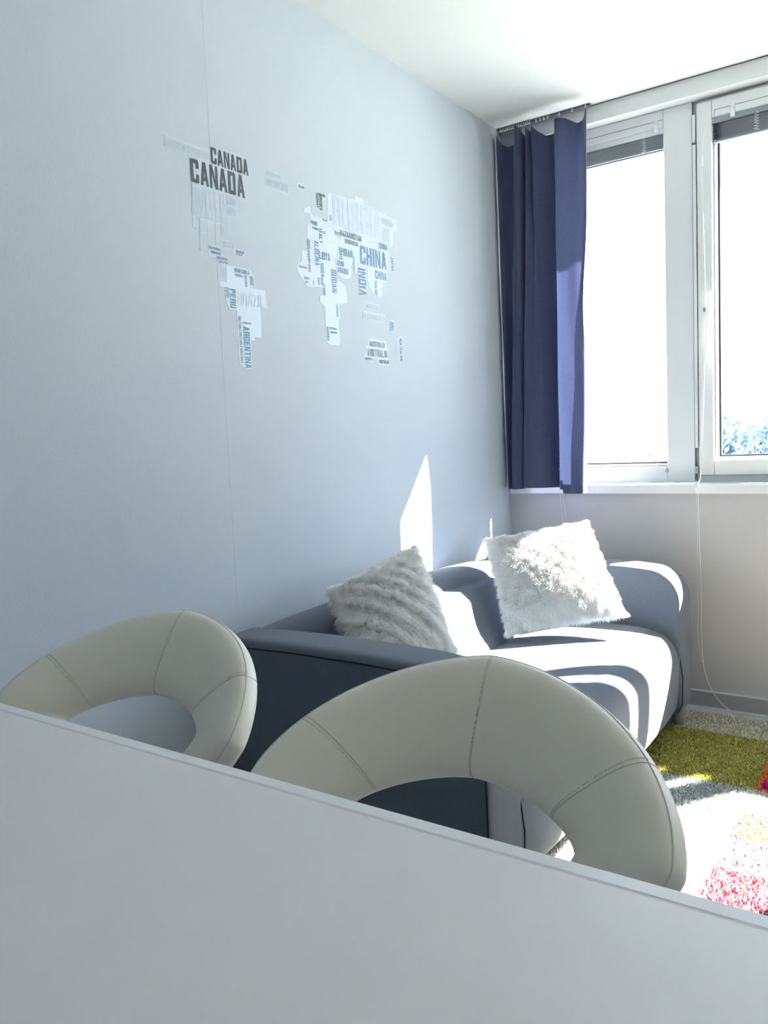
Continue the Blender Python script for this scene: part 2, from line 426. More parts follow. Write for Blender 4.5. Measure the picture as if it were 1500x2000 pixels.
head = grid_mesh('heading_tape', lambda u, v: curt(u, .984+v*.0155, .0016), 200, 3, M_CURTH, ct)

# ------------------------------------------------------------------ wall decals
DECAL_WORDS = [
('NA','UNITED STATES',0,1.4494,1.9222,0.1499,0.0193,'p'),
('NA','CANADA',0,1.6082,1.9171,0.1441,0.0439,'k'),
('NA','CANADA',0,1.5316,1.8500,0.2008,0.0621,'k'),
('NA','UNITED',0,1.5334,1.7951,0.1183,0.0455,'p'),
('NA','STATES',0,1.5339,1.7618,0.1174,0.0334,'p'),
('NA','STATES',0,1.6585,1.8198,0.0349,0.0197,'p'),
('NA','STATES',0,1.6562,1.7919,0.0370,0.0197,'p'),
('NA','GUATEMALA',0,1.5811,1.6838,0.0433,0.0074,'d'),
('NA','HONDURAS',0,1.5873,1.6730,0.0372,0.0070,'d'),
('NA','NICARAGUA',0,1.6080,1.6614,0.0408,0.0073,'d'),
('NA','COSTA RICA',0,1.6152,1.6524,0.0346,0.0055,'d'),
('CU','CUBA',0,1.6436,1.7008,0.0272,0.0120,'p'),
('DR','DOMINICAN',0,1.6832,1.6905,0.0334,0.0073,'d'),
('DR','REPUBLIC',0,1.6833,1.6835,0.0264,0.0061,'d'),
('SA','VENEZUELA',0,1.6725,1.6347,0.0602,0.0113,'m'),
('SA','VENEZUELA',0,1.6726,1.6235,0.0358,0.0072,'m'),
('SA','PARAGUAY',0,1.6951,1.4927,0.0353,0.0057,'m'),
('SA','BRAZIL',0,1.6822,1.5457,0.1083,0.0350,'w'),
('GR','GREENLAND',0,1.8286,1.9098,0.0947,0.0205,'p'),
('GR','GREENLAND',0,1.8342,1.9416,0.0526,0.0094,'p'),
('IC','ICELAND',0,1.9721,1.9367,0.0267,0.0076,'k'),
('EU','FINLAND',0,2.0695,1.9328,0.0332,0.0087,'k'),
('EU','RUSSIA',0,2.1407,1.8543,0.2734,0.0985,'q'),
('EU','RUSSIA',0,2.4220,1.9095,0.0706,0.0260,'q'),
('EU','POLAND',0,2.0834,1.8576,0.0233,0.0060,'d'),
('EU','FRANCE',0,2.0248,1.8348,0.0319,0.0116,'d'),
('EU','FRANCE',0,2.0295,1.8209,0.0321,0.0077,'d'),
('EU','UKRAINE',0,2.1437,1.8280,0.0264,0.0070,'d'),
('EU','KAZAKHSTAN',0,2.1741,1.8259,0.1167,0.0195,'d'),
('EU','UZBEKISTAN',0,2.1981,1.8064,0.0723,0.0143,'d'),
('EU','CHINA',0,2.2800,1.7516,0.1581,0.0620,'b'),
('EU','CHINA',0,2.3972,1.8220,0.0502,0.0202,'b'),
('EU','CHINA',0,2.3642,1.7132,0.0712,0.0290,'b'),
('EU','IRAN',0,2.1862,1.7622,0.0506,0.0251,'b'),
('EU','SAUDI',0,2.1497,1.7261,0.0359,0.0172,'b'),
('EU','ARABIA',0,2.1509,1.7035,0.0579,0.0178,'b'),
('EU','LIBYA',0,2.0586,1.7326,0.0544,0.0252,'b'),
('EU','SENEGAL',0,1.9555,1.6902,0.0399,0.0066,'d'),
('EU','GUINEA',0,1.9763,1.6579,0.0266,0.0082,'b'),
('EU','LIBERIA',0,1.9794,1.6468,0.0167,0.0062,'b'),
('EU','BOTSWANA',0,2.0937,1.5124,0.0370,0.0074,'b'),
('EU','ZIMBABWE',0,2.0941,1.5006,0.0392,0.0063,'b'),
('IN','INDONESIA',0,2.3038,1.6052,0.0750,0.0154,'p'),
('IN','INDONESIA',0,2.2820,1.5684,0.1309,0.0187,'p'),
('AU','AUSTRALIA',0,2.3145,1.4741,0.0931,0.0181,'g'),
('AU','AUSTRALIA',0,2.2973,1.4395,0.1232,0.0254,'g'),
('AU','AUSTRALIA',0,2.2817,1.4249,0.0456,0.0098,'d'),
('AU','AUSTRALIA',0,2.3678,1.4179,0.0605,0.0127,'d'),
('NA','MEXICO',1,1.5566,1.7512,0.0737,0.0214,'p'),
('NA','FLORIDA',1,1.6360,1.7567,0.0265,0.0144,'p'),
('SA','GUYANA',1,1.7140,1.6319,0.0334,0.0079,'m'),
('SA','SURINAME',1,1.7343,1.6312,0.0249,0.0139,'m'),
('SA','PERU',1,1.6496,1.5861,0.0539,0.0235,'t'),
('SA','PERU',1,1.6344,1.5869,0.0270,0.0119,'t'),
('SA','CHILE CHILE CHILE CHILE CHILE CHILE',1,1.6792,1.5134,0.1341,0.0088,'t'),
('SA','ARGENTINA',1,1.6953,1.4854,0.1190,0.0252,'t'),
('EU','NORWAY',1,2.0570,1.9381,0.0455,0.0106,'k'),
('EU','SWEDEN',1,2.0719,1.9359,0.0475,0.0131,'k'),
('EU','LATVIA',1,2.1201,1.8819,0.0167,0.0115,'d'),
('EU','ITALY',1,2.0623,1.8287,0.0459,0.0159,'d'),
('EU','GREECE',1,2.0860,1.8248,0.0101,0.0080,'d'),
('EU','IRAQ',1,2.1623,1.7870,0.0383,0.0190,'b'),
('EU','PAKISTAN',1,2.2384,1.7688,0.0441,0.0084,'b'),
('EU','ALGERIA',1,2.0351,1.7869,0.0777,0.0219,'b'),
('EU','MOROCCO',1,1.9981,1.7850,0.0333,0.0084,'d'),
('EU','WESTERN',1,2.0084,1.7826,0.0268,0.0069,'d'),
('EU','MAURITANIA',1,1.9997,1.7496,0.0667,0.0118,'d'),
('EU','NIGER',1,2.0611,1.7199,0.0437,0.0167,'b'),
('EU','SUDAN',1,2.1157,1.7087,0.0742,0.0260,'b'),
('EU','INDIA',1,2.2675,1.7363,0.0920,0.0405,'b'),
('EU','GHANA',1,2.0436,1.6719,0.0236,0.0115,'b'),
('EU','BENIN',1,2.0598,1.6732,0.0228,0.0116,'b'),
('EU','CAMEROON',1,2.0724,1.6556,0.0367,0.0076,'d'),
('EU','TANZANIA',1,2.1332,1.5997,0.0433,0.0105,'b'),
('EU','NAMIBIA',1,2.0772,1.5205,0.0465,0.0119,'d'),
('EU','THAILAND',1,2.3589,1.7067,0.0511,0.0140,'d'),
('EU','IVORY',1,2.0190,1.6587,0.0156,0.0053,'d'),
('JP','JAPAN',1,2.4684,1.8057,0.0502,0.0162,'d'),
('PG','PAPUA',1,2.4432,1.5715,0.0323,0.0136,'t'),
('PG','GUINEA',1,2.4590,1.5710,0.0312,0.0116,'t'),
('NZ','NEW ZEALAND',1,2.5033,1.5165,0.0844,0.0141,'d'),
]
DECAL_BACKS = {
 'NA':[[(1.4498,1.9470),(1.6054,1.9511),(1.6036,1.9290),(1.5306,1.9103),(1.5299,1.9154),(1.4481,1.9191)],[(1.6044,1.9617),(1.7542,1.9676),(1.7551,1.9163),(1.6080,1.9138)],[(1.5286,1.9124),(1.6011,1.9216),(1.7257,1.9192),(1.7356,1.8488),(1.5303,1.8468)],[(1.5324,1.8465),(1.6973,1.8434),(1.6957,1.7885),(1.6559,1.7870),(1.6525,1.7304),(1.6309,1.7285),(1.6315,1.7585),(1.5269,1.7624)],[(1.5300,1.7644),(1.5424,1.7628),(1.5390,1.7300),(1.5290,1.7303)],[(1.5533,1.7637),(1.5816,1.7639),(1.5766,1.6749),(1.5497,1.6748)],[(1.5801,1.6927),(1.6284,1.7011),(1.6276,1.6828),(1.6512,1.6697),(1.6520,1.6503),(1.6421,1.6415),(1.6253,1.6414),(1.6115,1.6562),(1.6023,1.6643),(1.5778,1.6639)]],
 'CU':[[(1.6403,1.7145),(1.6618,1.7166),(1.6733,1.7100),(1.6731,1.6990),(1.6552,1.6976),(1.6391,1.7005)]],
 'DR':[[(1.6753,1.7001),(1.7209,1.6983),(1.7188,1.6855),(1.7095,1.6815),(1.6746,1.6833)]],
 'SA':[[(1.6427,1.6489),(1.7392,1.6485),(1.7525,1.6328),(1.7484,1.6043),(1.7334,1.5985),(1.7991,1.5986),(1.7998,1.5594),(1.8057,1.5476),(1.7735,1.5466),(1.7721,1.4584),(1.7441,1.4582),(1.7422,1.4478),(1.7274,1.4466),(1.7231,1.3657),(1.6930,1.3647),(1.6728,1.3777),(1.6743,1.5277),(1.6442,1.5281),(1.6320,1.5578),(1.6345,1.5888),(1.6142,1.5871),(1.6154,1.6013),(1.6399,1.6017)]],
 'GR':[[(1.8321,1.9552),(1.8923,1.9535),(1.8908,1.9336),(1.9323,1.9320),(1.9253,1.9031),(1.8217,1.9066),(1.8216,1.9336),(1.8305,1.9351)]],
 'IC':[[(1.9657,1.9487),(2.0020,1.9471),(2.0001,1.9328),(1.9638,1.9348)]],
 'EU':[[(2.0551,1.9411),(2.1067,1.9415),(2.1060,1.9327),(2.0878,1.9299),(2.0846,1.8894),(2.0689,1.8916),(2.0520,1.8905)],[(2.1164,1.9523),(2.1422,1.9543),(2.2598,1.9597),(2.2653,1.9739),(2.3193,1.9739),(2.3202,1.9556),(2.4210,1.9483),(2.5151,1.9395),(2.5148,1.9002),(2.4919,1.9016),(2.4851,1.8433),(2.4622,1.8394),(2.4643,1.9020),(2.4223,1.9009),(2.4187,1.8525),(2.2944,1.8253),(2.1397,1.8410),(2.1097,1.8503)],[(1.9934,1.8759),(2.0262,1.8924),(2.0302,1.8690),(2.0434,1.8644),(2.1128,1.8634),(2.1359,1.8453),(2.1506,1.8203),(2.2003,1.8062),(2.1648,1.7873),(2.1449,1.7460),(2.0562,1.7516),(2.0200,1.7870),(2.0012,1.7909),(2.0061,1.8304),(2.0224,1.8432),(2.0204,1.8670),(1.9936,1.8640)],[(1.9952,1.7874),(2.1654,1.7951),(2.1572,1.7428),(2.1314,1.6780),(2.0123,1.6383),(1.9892,1.6365),(1.9689,1.6675),(1.9473,1.6764),(1.9466,1.6906),(1.9686,1.7108),(1.9731,1.7451),(1.9940,1.7474)],[(2.1611,1.7943),(2.1763,1.8275),(2.2900,1.8271),(2.4576,1.8455),(2.4402,1.7098),(2.4079,1.7068),(2.3553,1.7091),(2.3288,1.7323),(2.2606,1.7355),(2.2541,1.7082),(2.2459,1.7175),(2.2420,1.7536),(2.2008,1.7006),(2.1415,1.7023)],[(2.1365,1.7446),(2.2036,1.7372),(2.2313,1.7284),(2.2247,1.6988),(2.2043,1.6895),(2.1740,1.6865),(2.1477,1.7007)],[(1.9495,1.7026),(2.1423,1.7086),(2.1441,1.6744),(2.1658,1.6720),(2.1941,1.6624),(2.1959,1.6085),(2.1515,1.5993),(2.1547,1.5555),(2.1445,1.5370),(2.1487,1.4770),(2.1411,1.4635),(2.0899,1.4631),(2.0728,1.4724),(2.0747,1.5788),(2.0491,1.5980),(2.0503,1.6137),(2.0714,1.6176),(2.0711,1.6410),(2.0280,1.6431),(2.0113,1.6363),(1.9874,1.6377),(1.9456,1.6771)],[(2.2663,1.7373),(2.3163,1.7385),(2.3110,1.6492),(2.2663,1.6432)],[(2.3190,1.7431),(2.4416,1.7441),(2.4376,1.7118),(2.4096,1.7079),(2.4041,1.6541),(2.3564,1.6540),(2.3284,1.6744),(2.3187,1.7067)]],
 'IN':[[(2.3004,1.6234),(2.3843,1.6260),(2.3817,1.6056),(2.3000,1.6051)],[(2.2814,1.5928),(2.4189,1.5908),(2.4153,1.5638),(2.2809,1.5677)]],
 'AU':[[(2.3131,1.5024),(2.4156,1.4982),(2.4245,1.4647),(2.4267,1.4371),(2.4327,1.4125),(2.3635,1.4145),(2.3648,1.4319),(2.3325,1.4343),(2.3300,1.4204),(2.2749,1.4237),(2.2793,1.4380),(2.2929,1.4459),(2.2963,1.4729),(2.3087,1.4766)]],
 'JP':[[(2.4640,1.8091),(2.4892,1.8090),(2.4873,1.7555),(2.4639,1.7535)]],
 'PG':[[(2.4433,1.5773),(2.4749,1.5766),(2.4753,1.5392),(2.4405,1.5391)]],
 'NZ':[[(2.4977,1.5233),(2.5211,1.5232),(2.5180,1.4291),(2.4979,1.4294)]],
}

DECAL_INFO = {
 'NA': ('North America wall sticker with two big black CANADA words', 'wall sticker'),
 'CU': ('tiny pale wall sticker just left of the small dark Caribbean one', 'wall sticker'),
 'DR': ('small dark-lettered Caribbean wall sticker left above VENEZUELA', 'wall sticker'),
 'SA': ('South America wall sticker with ARGENTINA and PERU reading downward', 'wall sticker'),
 'GR': ('pale Greenland wall sticker right of the CANADA words', 'wall sticker'),
 'IC': ('tiny black-lettered Iceland wall sticker between Greenland and Norway', 'wall sticker'),
 'EU': ('largest wall sticker, Europe, Africa and Asia words with RUSSIA and CHINA', 'wall sticker'),
 'IN': ('pair of pale Indonesia strips stuck above the AUSTRALIA sticker', 'wall sticker'),
 'AU': ('wall sticker with the word AUSTRALIA four times', 'wall sticker'),
 'JP': ('narrow JAPAN wall sticker right of the word CHINA', 'wall sticker'),
 'PG': ('small Papua sticker right above AUSTRALIA', 'wall sticker'),
 'NZ': ('narrow NEW ZEALAND wall sticker at the far right of the map', 'wall sticker'),
}
def _r(a, c, d, e): return [(a, c), (d, c), (d, e), (a, e)]
S_, T_B = .35, .18
STEM = _r(0, 0, S_, 1); STEMR = _r(1-S_, 0, 1, 1); TOP = [(.12, 1-T_B), (.88, 1-T_B), (.88, 1), (.12, 1)]; BOT = [(.12, 0), (.88, 0), (.88, T_B), (.12, T_B)]
RL = [(0, .08), (.12, 0), (S_, 0), (S_, 1), (.12, 1), (0, .92)]
RR = [(1-x, y) for x, y in RL][::-1]
MID = _r(.2, .43, .8, .43+T_B)
UR = [(1-S_, .62), (1, .62), (1, .92), (.88, 1), (1-S_, 1)]; LR = [(1-S_, 0), (.88, 0), (1, .08), (1, .38), (1-S_, .38)]
UPR = [(1-S_, .46), (.9, .46), (1, .54), (1, .92), (.88, 1), (1-S_, 1)]; LOR = [(1-S_, 0), (.88, 0), (1, .08), (1, .48), (.9, .56), (1-S_, .56)]
UPL = [(1-x, y) for x, y in UPR][::-1]; LOL = [(1-x, y) for x, y in LR][::-1]
GLYPH = {
 'A': [[(0, 0), (.30, 0), (.62, 1), (.32, 1)], [(.70, 0), (1, 0), (.68, 1), (.38, 1)], _r(.22, .2, .78, .36)],
 'B': [STEM, _r(.2, 1-T_B, .85, 1), _r(.2, 0, .85, T_B), MID, UPR, LOR], 'C': [RL, TOP, BOT, UR, LR],
 'D': [STEM, _r(.2, 1-T_B, .85, 1), _r(.2, 0, .85, T_B), RR], 'E': [STEM, _r(.2, 1-T_B, .95, 1), _r(.2, 0, .95, T_B), _r(.2, .43, .85, .59)],
 'F': [STEM, _r(.2, 1-T_B, .95, 1), _r(.2, .43, .85, .59)], 'G': [RL, TOP, BOT, UR, _r(1-S_, 0, 1, .5), _r(.52, .38, .9, .5)],
 'H': [STEM, STEMR, MID], 'I': [_r(0, 0, S_, 1)], 'J': [_r(1-S_, .08, 1, 1), BOT, LOL], 'K': [STEM, [(.25, .38), (.5, .38), (1, 1), (.66, 1)], [(.66, 0), (1, 0), (.58, .64), (.36, .48)]],
 'L': [STEM, _r(.2, 0, .95, T_B)], 'M': [_r(0, 0, .24, 1), _r(.76, 0, 1, 1), [(.1, 1), (.3, 1), (.58, .1), (.42, .1)], [(.7, 1), (.9, 1), (.58, .1), (.42, .1)]],
 'N': [_r(0, 0, .27, 1), _r(.73, 0, 1, 1), [(.08, 1), (.34, 1), (.92, 0), (.66, 0)]], 'O': [RL, RR, TOP, BOT],
 'P': [STEM, _r(.2, 1-T_B, .85, 1), _r(.2, .43, .85, .59), UPR], 'Q': [RL, RR, TOP, BOT, _r(.5, -.08, .8, .12)],
 'R': [STEM, _r(.2, 1-T_B, .85, 1), _r(.2, .43, .85, .57), UPR, _r(1-S_, 0, 1, .47)],
 'S': [UPL, TOP, UR, [(.1, .5), (.3, .62), (.9, .5), (.7, .38)], [(1-x, 1-y) for x, y in UPL], BOT, LOL],
 'T': [_r(.34, 0, .66, 1), _r(0, 1-T_B, 1, 1)], 'U': [RL, RR, BOT], 'V': [[(.35, 0), (.65, 0), (.30, 1), (0, 1)], [(.35, 0), (.65, 0), (1, 1), (.70, 1)]],
 'W': [[(.18, 0), (.38, 0), (.22, 1), (0, 1)], [(.18, 0), (.38, 0), (.6, 1), (.42, 1)], [(.62, 0), (.82, 0), (.58, 1), (.40, 1)], [(.62, 0), (.82, 0), (1, 1), (.78, 1)]],
 'X': [[(0, 0), (.32, 0), (1, 1), (.68, 1)], [(.68, 0), (1, 0), (.32, 1), (0, 1)]], 'Y': [_r(.35, 0, .65, .5), [(.35, .4), (.62, .4), (.3, 1), (0, 1)], [(.38, .4), (.65, .4), (1, 1), (.7, 1)]],
 'Z': [_r(.03, 1-T_B, .97, 1), _r(.03, 0, .97, T_B), [(.03, .1), (.38, .1), (.97, .9), (.62, .9)]],
}
def text_mesh(s, lift=.0006):
    """block capitals, heavy and condensed, one flat mesh with a slight lift between overlapping strokes"""
    vs = []; fs = []; x = 0.0
    for ch in s:
        if ch == ' ': x += .5; continue
        wd_ = {'I': 1.0, 'M': 1.25, 'W': 1.3}.get(ch, 1.0)
        for k, poly in enumerate(GLYPH[ch]):
            i0 = len(vs)
            vs += [(x+p[0]*wd_, p[1], k) for p in poly]; fs.append(tuple(range(i0, i0+len(poly))))
        x += (S_ if ch == 'I' else wd_)+.17
    me = bpy.data.meshes.new('lettering'); me.from_pydata(vs, [], fs); me.update()
    return me
BACKH = {}
for key, (label, cat) in DECAL_INFO.items():
    polys = DECAL_BACKS[key]
    cy_ = sum(p[0] for q in polys for p in q)/sum(len(q) for q in polys); cz_ = sum(p[1] for q in polys for p in q)/sum(len(q) for q in polys)
    t = thing('wall_sticker', label, cat, (XL, cy_, cz_), 'world map wall stickers')
    bm = bmesh.new(); bo = bmesh.new()
    for k, q in enumerate(polys):
        d = .0003+.00005*k
        n = len(q)
        # film slightly inset, raised on a thin pale border
        f = bm.faces.new([bm.verts.new((d+.0001, p[0]-cy_, p[1]-cz_)) for p in q])
        r = bmesh.ops.extrude_face_region(bm, geom=[f])
        for v in r['geom']:
            if isinstance(v, bmesh.types.BMVert): v.co.x = .0001
        area2 = sum(q[i][0]*q[(i+1) % n][1]-q[(i+1) % n][0]*q[i][1] for i in range(n))
        tube(bo, [(d-.0007, p[0]-cy_, p[1]-cz_) for p in q], .0013, 4, False, True)
    obj('film', bm, M_BACKP if key in ('NA', 'GR', 'CU') else M_BACK, t)
    if key in ('NA', 'GR', 'EU', 'CU', 'IN', 'SA'): obj('border', bo, M_OUTL, t)
    else: bo.free()
    for (g, s, vert, y, z, wd_, h_, c_) in DECAL_WORDS:
        if g != key: continue
        me = text_mesh(s)
        xs = [v.co.x for v in me.vertices]; ys = [v.co.y for v in me.vertices]
        x0, x1, y0, y1 = min(xs), max(xs), min(ys), max(ys)
        for v in me.vertices:
            u_ = (v.co.x-x0)/(x1-x0)*wd_; w_ = (v.co.y-y0)/(y1-y0)*h_
            lf = .0012+v.co.z*.00002
            if vert: v.co = Vector((lf, y+w_-cy_, z-u_-cz_))
            else: v.co = Vector((lf, y+u_-cy_, z+w_-cz_))
        me.name = 'lettering'
        o = link('lettering', me, t, DM[c_])
        if c_ == 'k': o['label'] = 'black word ' + s
# ------------------------------------------------------------------ sofa
SX0, SX1 = -1.635, -.80
SY0, SY1 = 1.49, 3.15
ARM = .150
sofa = thing('sofa', 'low two-seat sofa in slate blue-grey fabric standing along the left wall', 'sofa', ((SX0+SX1)/2, (SY0+SY1)/2, .012))
def arc(cx_, cz_, r, a0, a1, n=8):
    return [(cx_+r*math.cos(math.radians(a0+(a1-a0)*i/n)), cz_+r*math.sin(math.radians(a0+(a1-a0)*i/n))) for i in range(n+1)]
def arm_surface(y0, y1, outer):
    """closed loft: rounded side profile in XZ, soft crowned cross-section in Y"""
    prof = [(SX0+.02, .075), (SX1-.05, .07)] + arc(SX1-.035, .105, .035, -80, 0, 5) + [(SX1-.002, .2), (SX1, .30), (SX1-.002, .42)] + arc(SX1-.125, .50, .125, 0, 88, 10) + \
           [(SX1-.2, .632), (SX1-.35, .636), (SX1-.55, .636), (SX1-.7, .632)] + arc(SX0+.04, .59, .04, 90, 180, 5) + [(SX0, .45), (SX0, .2)]
    n = len(prof); cxp = (SX0+SX1)/2; czp = .35
    secs = 22; vs = []; ym = (y0+y1)/2; hw = (y1-y0)/2
    for k in range(secs+1):
        a = math.pi*k/secs; c_ = -math.cos(a)
        t = math.copysign(abs(c_)**.34, c_); s_ = math.sin(a)**.34      # squarish cross-section
        ins = (1-s_)*.055
        for (x, z) in prof:
            dx, dz = x-cxp, z-czp
            # inset towards the middle, more at the top (crown)
            fx = max(0, 1-ins/max(abs(dx), .25)) if abs(dx) > .2 else 1
            top = 1 if z > .45 else .35
            X = cxp+dx*(1-ins*.75*abs(dx)/.42)
            oe = 1.9 if c_*outer > 0 else 1.0
            Z = z - (oe*ins*.62*max(0, (z-.35)/.28) if z > .35 else -ins*.5*max(0, (.35-z)/.28))
            bulge = .008*math.sin(max(0, min(1, (z-.07)/.56))*math.pi)
            Y = ym + t*(hw+bulge)
            vs.append((X-sofa.location.x, Y-sofa.location.y, Z-sofa.location.z))
    fs = []
    for k in range(secs):
        for i in range(n):
            fs.append((k*n+i, k*n+(i+1) % n, (k+1)*n+(i+1) % n, (k+1)*n+i))
    fs.append(tuple(range(n))[::-1]); fs.append(tuple(secs*n+i for i in range(n)))
    me = bpy.data.meshes.new('armrest'); me.from_pydata(vs, [], fs); me.update()
    bm = bmesh.new(); bm.from_mesh(me); bmesh.ops.recalc_face_normals(bm, faces=bm.faces); bm.to_mesh(me); bm.free()
    o = link('armrest', me, sofa, M_SOFA, True)
    # piping along the outer edge and the front
    kk = 2 if outer < 0 else secs-2
    pts = [Vector(vs[kk*n+i]) for i in range(2, n-1)]
    bm = bmesh.new(); tube(bm, pts, .0022, 6)
    obj('piping', bm, M_PIPE, o, True)
    return o
arm_surface(SY0, SY0+ARM, -1)
arm_surface(SY1-ARM, SY1, 1)
# backrest: cross-section in XZ lofted along Y with a slightly crowned top
by0, by1 = SY0+ARM-.09, SY1-ARM+.09
bprof = [(-1.630, .10), (-1.632, .3), (-1.630, .56), (-1.618, .612), (-1.59, .634), (-1.55, .640), (-1.51, .634), (-1.475, .610), (-1.452, .57), (-1.42, .52), (-1.375, .455), (-1.32, .40), (-1.29, .34), (-1.29, .10)]
def backf(u, v):
    y = by0+(by1-by0)*u
    P = [Vector((a, b, 0)) for a, b in bprof]; n = len(P)
    f = v*n; i = int(f) % n; t = f-int(f)
    p0, p1, p2, p3 = P[(i-1) % n], P[i], P[(i+1) % n], P[(i+2) % n]
    q = .5*((2*p1)+(-p0+p2)*t+(2*p0-5*p1+4*p2-p3)*t*t+(-p0+3*p1-3*p2+p3)*t**3)
    cr0 = .034*math.sin(math.pi*u)**.6-.018
    x = q.x + (.035*math.sin(math.pi*u)**.7 if q.x > -1.46 else 0); z = q.y + (cr0*max(0, (q.y-.3)/.34))
    return Vector((x, y, z))-sofa.location
o = grid_mesh('backrest', backf, 40, 70, M_SOFA, sofa, False, True)
# seat: rounded front with a crown
def seatf(u, v):
    y = SY0+ARM-.012+(SY1-SY0-2*ARM+.024)*u
    edge = abs(2*u-1)**5
    prof = [(-1.30, .405), (-1.15, .418), (-1.0, .420), (-.92, .414), (-.862, .400), (-.822, .372), (-.800, .330), (-.795, .28), (-.797, .20), (-.803, .13), (-.812, .095), (-.835, .075), (-.90, .07), (-1.1, .07), (-1.30, .07)]
    P = [Vector((a, b, 0)) for a, b in prof]; n = len(P)-1
    f = min(v, .99999)*n; i = int(f); t = f-i
    p0, p1, p2, p3 = P[max(i-1, 0)], P[i], P[i+1], P[min(i+2, n)]
    q = .5*((2*p1)+(-p0+p2)*t+(2*p0-5*p1+4*p2-p3)*t*t+(-p0+3*p1-3*p2+p3)*t**3)
    x, z = q.x, q.y
    if z > .3: z -= edge*.022
    x -= edge*.012 if x > -.9 else 0
    x += .012*math.sin(math.pi*u) if x > -.86 else 0
    return Vector((x, y, z))-sofa.location
grid_mesh('seat', seatf, 60, 90, M_SOFA, sofa)
for yj in (SY0+ARM-.001, SY1-ARM+.001):
    tubeo('seam', [(-.985, yj, .405), (-.90, yj, .392), (-.845, yj, .362), (-.806, yj, .31), (-.7945, yj, .22), (-.797, yj, .12), (-.815, yj, .08)], .0022, M_PIPE, sofa, 6)
for (lx, ly) in ((-.835, SY1-.068), (-.835, SY0+.07), (-1.56, SY1-.09), (-1.56, SY0+.09)):
    bm = bmesh.new(); tube(bm, [(lx-sofa.location.x, ly-sofa.location.y, z-sofa.location.z) for z in (.012, .014, .09, .13)], [.021, .0225, .025, .025], 20)
    obj('leg', bm, M_LEG, sofa, True)

# ------------------------------------------------------------------ fur pillows
def away(p, k): return CAM+(Vector(p)-CAM)*k
def pillow(label, c00, c10, c01, c11, thick, matf, seed, nf, away, L=.026, group=None):
    rnd = random.Random(seed)
    c00, c10, c01, c11 = map(Vector, (c00, c10, c01, c11))
    cen = (c00+c10+c01+c11)/4
    p = thing('fur_pillow', label, 'pillow', cen, group)
    nrm = (c10-c00).cross(c01-c00).normalized()
    def S(a, b, side):
        # a,b in 0..1
        A, B = 2*a-1, 2*b-1
        pin = .055
        A2 = A*(1-pin*(1-B*B)*abs(A)); B2 = B*(1-pin*(1-A*A)*abs(B))
        aa, bb = (A2+1)/2, (B2+1)/2
        q = c00*(1-aa)*(1-bb)+c10*aa*(1-bb)+c01*(1-aa)*bb+c11*aa*bb
        h = thick*((1-A**2)**.55)*((1-B**2)**.55) + .004*math.sin(7*aa+seed)*math.sin(6*bb)*(1-A*A)*(1-B*B)
        return q-cen+nrm*h*side
    n = 26; bm = bmesh.new(); G = {}
    for side in (1, -1):
        for i in range(n+1):
            for j in range(n+1):
                if side == -1 and (i in (0, n) or j in (0, n)): G[side, i, j] = G[1, i, j]
                else: G[side, i, j] = bm.verts.new(S(i/n, j/n, side))
        for i in range(n):
            for j in range(n):
                q = [G[side, i, j], G[side, i+1, j], G[side, i+1, j+1], G[side, i, j+1]]
                bm.faces.new(q if side == 1 else q[::-1])
    body = obj('cushion', bm, M_PIL, p, True)
    vs = []; fs = []
    for k in range(nf):
        side = 1 if rnd.random() < .78 else -1
        if rnd.random() < .22:
            e = rnd.random()*.04; a, b = rnd.choice(((e, rnd.random()), (1-e, rnd.random()), (rnd.random(), e), (rnd.random(), 1-e)))
        else: a, b = rnd.random(), rnd.random()
        q = S(a, b, side); da = (S(min(a+.01, 1), b, side)-S(max(a-.01, 0), b, side)); db = (S(a, min(b+.01, 1), side)-S(a, max(b-.01, 0), side))
        nn = da.cross(db)
        if nn.length < 1e-9: continue
        nn.normalize()
        if side == -1: nn = -nn
        # edges fan outwards; clumps by low frequency noise
        out = (q - nrm*q.dot(nrm)); ed = max(abs(2*a-1), abs(2*b-1))
        cl = Vector((math.sin(23*a+5*math.sin(17*b)+seed), math.cos(21*b+4*math.sin(19*a)), math.sin(31*(a+b)+seed)))
        d = nn*.75+out.normalized()*(1.1*ed**6)+Vector((0, 0, -.35))+cl*.26+Vector((rnd.uniform(-1, 1), rnd.uniform(-1, 1), rnd.uniform(-1, 1)))*.32
        d.normalize(); l_ = L*rnd.uniform(.65, 1.2)
        sd = d.cross(nn+Vector((.01, .02, .03))); 
        if sd.length < 1e-6: continue
        sd.normalize(); wdt = rnd.uniform(.0006, .0012)
        bend = Vector((0, 0, -.25))*l_+cl*.12*l_
        p1 = q+d*l_*.5; p2 = q+d*l_+bend
        i0 = len(vs); vs += [q-sd*wdt, q+sd*wdt, p1-sd*wdt*.8, p1+sd*wdt*.8, p2]
        fs += [(i0, i0+1, i0+3, i0+2), (i0+2, i0+3, i0+4)]
    me = bpy.data.meshes.new('fur'); me.from_pydata([tuple(v) for v in vs], [], fs); me.update()
    fo = link('fur', me, p, matf); fo['kind'] = 'stuff'
    return p
pillow('white shaggy fur pillow leaning in the far sofa corner, half in sunlight', away((-1.215, 2.42, .475), 1.04), away((-.965, 2.865, .475), .955), away((-1.37, 2.585, .765), 1.042), away((-1.150, 2.985, .79), .955), .062, M_FUR, 3, 52000, None, .022, 'fur pillows on the sofa')
pillow('white shaggy fur pillow leaning on the backrest behind the near armrest', away((-1.325, 1.73, .47), .96), away((-1.265, 2.13, .475), .96), away((-1.480, 1.82, .705), .965), away((-1.435, 2.19, .785), .965), .066, M_FURC, 8, 52000, None, .024, 'fur pillows on the sofa')

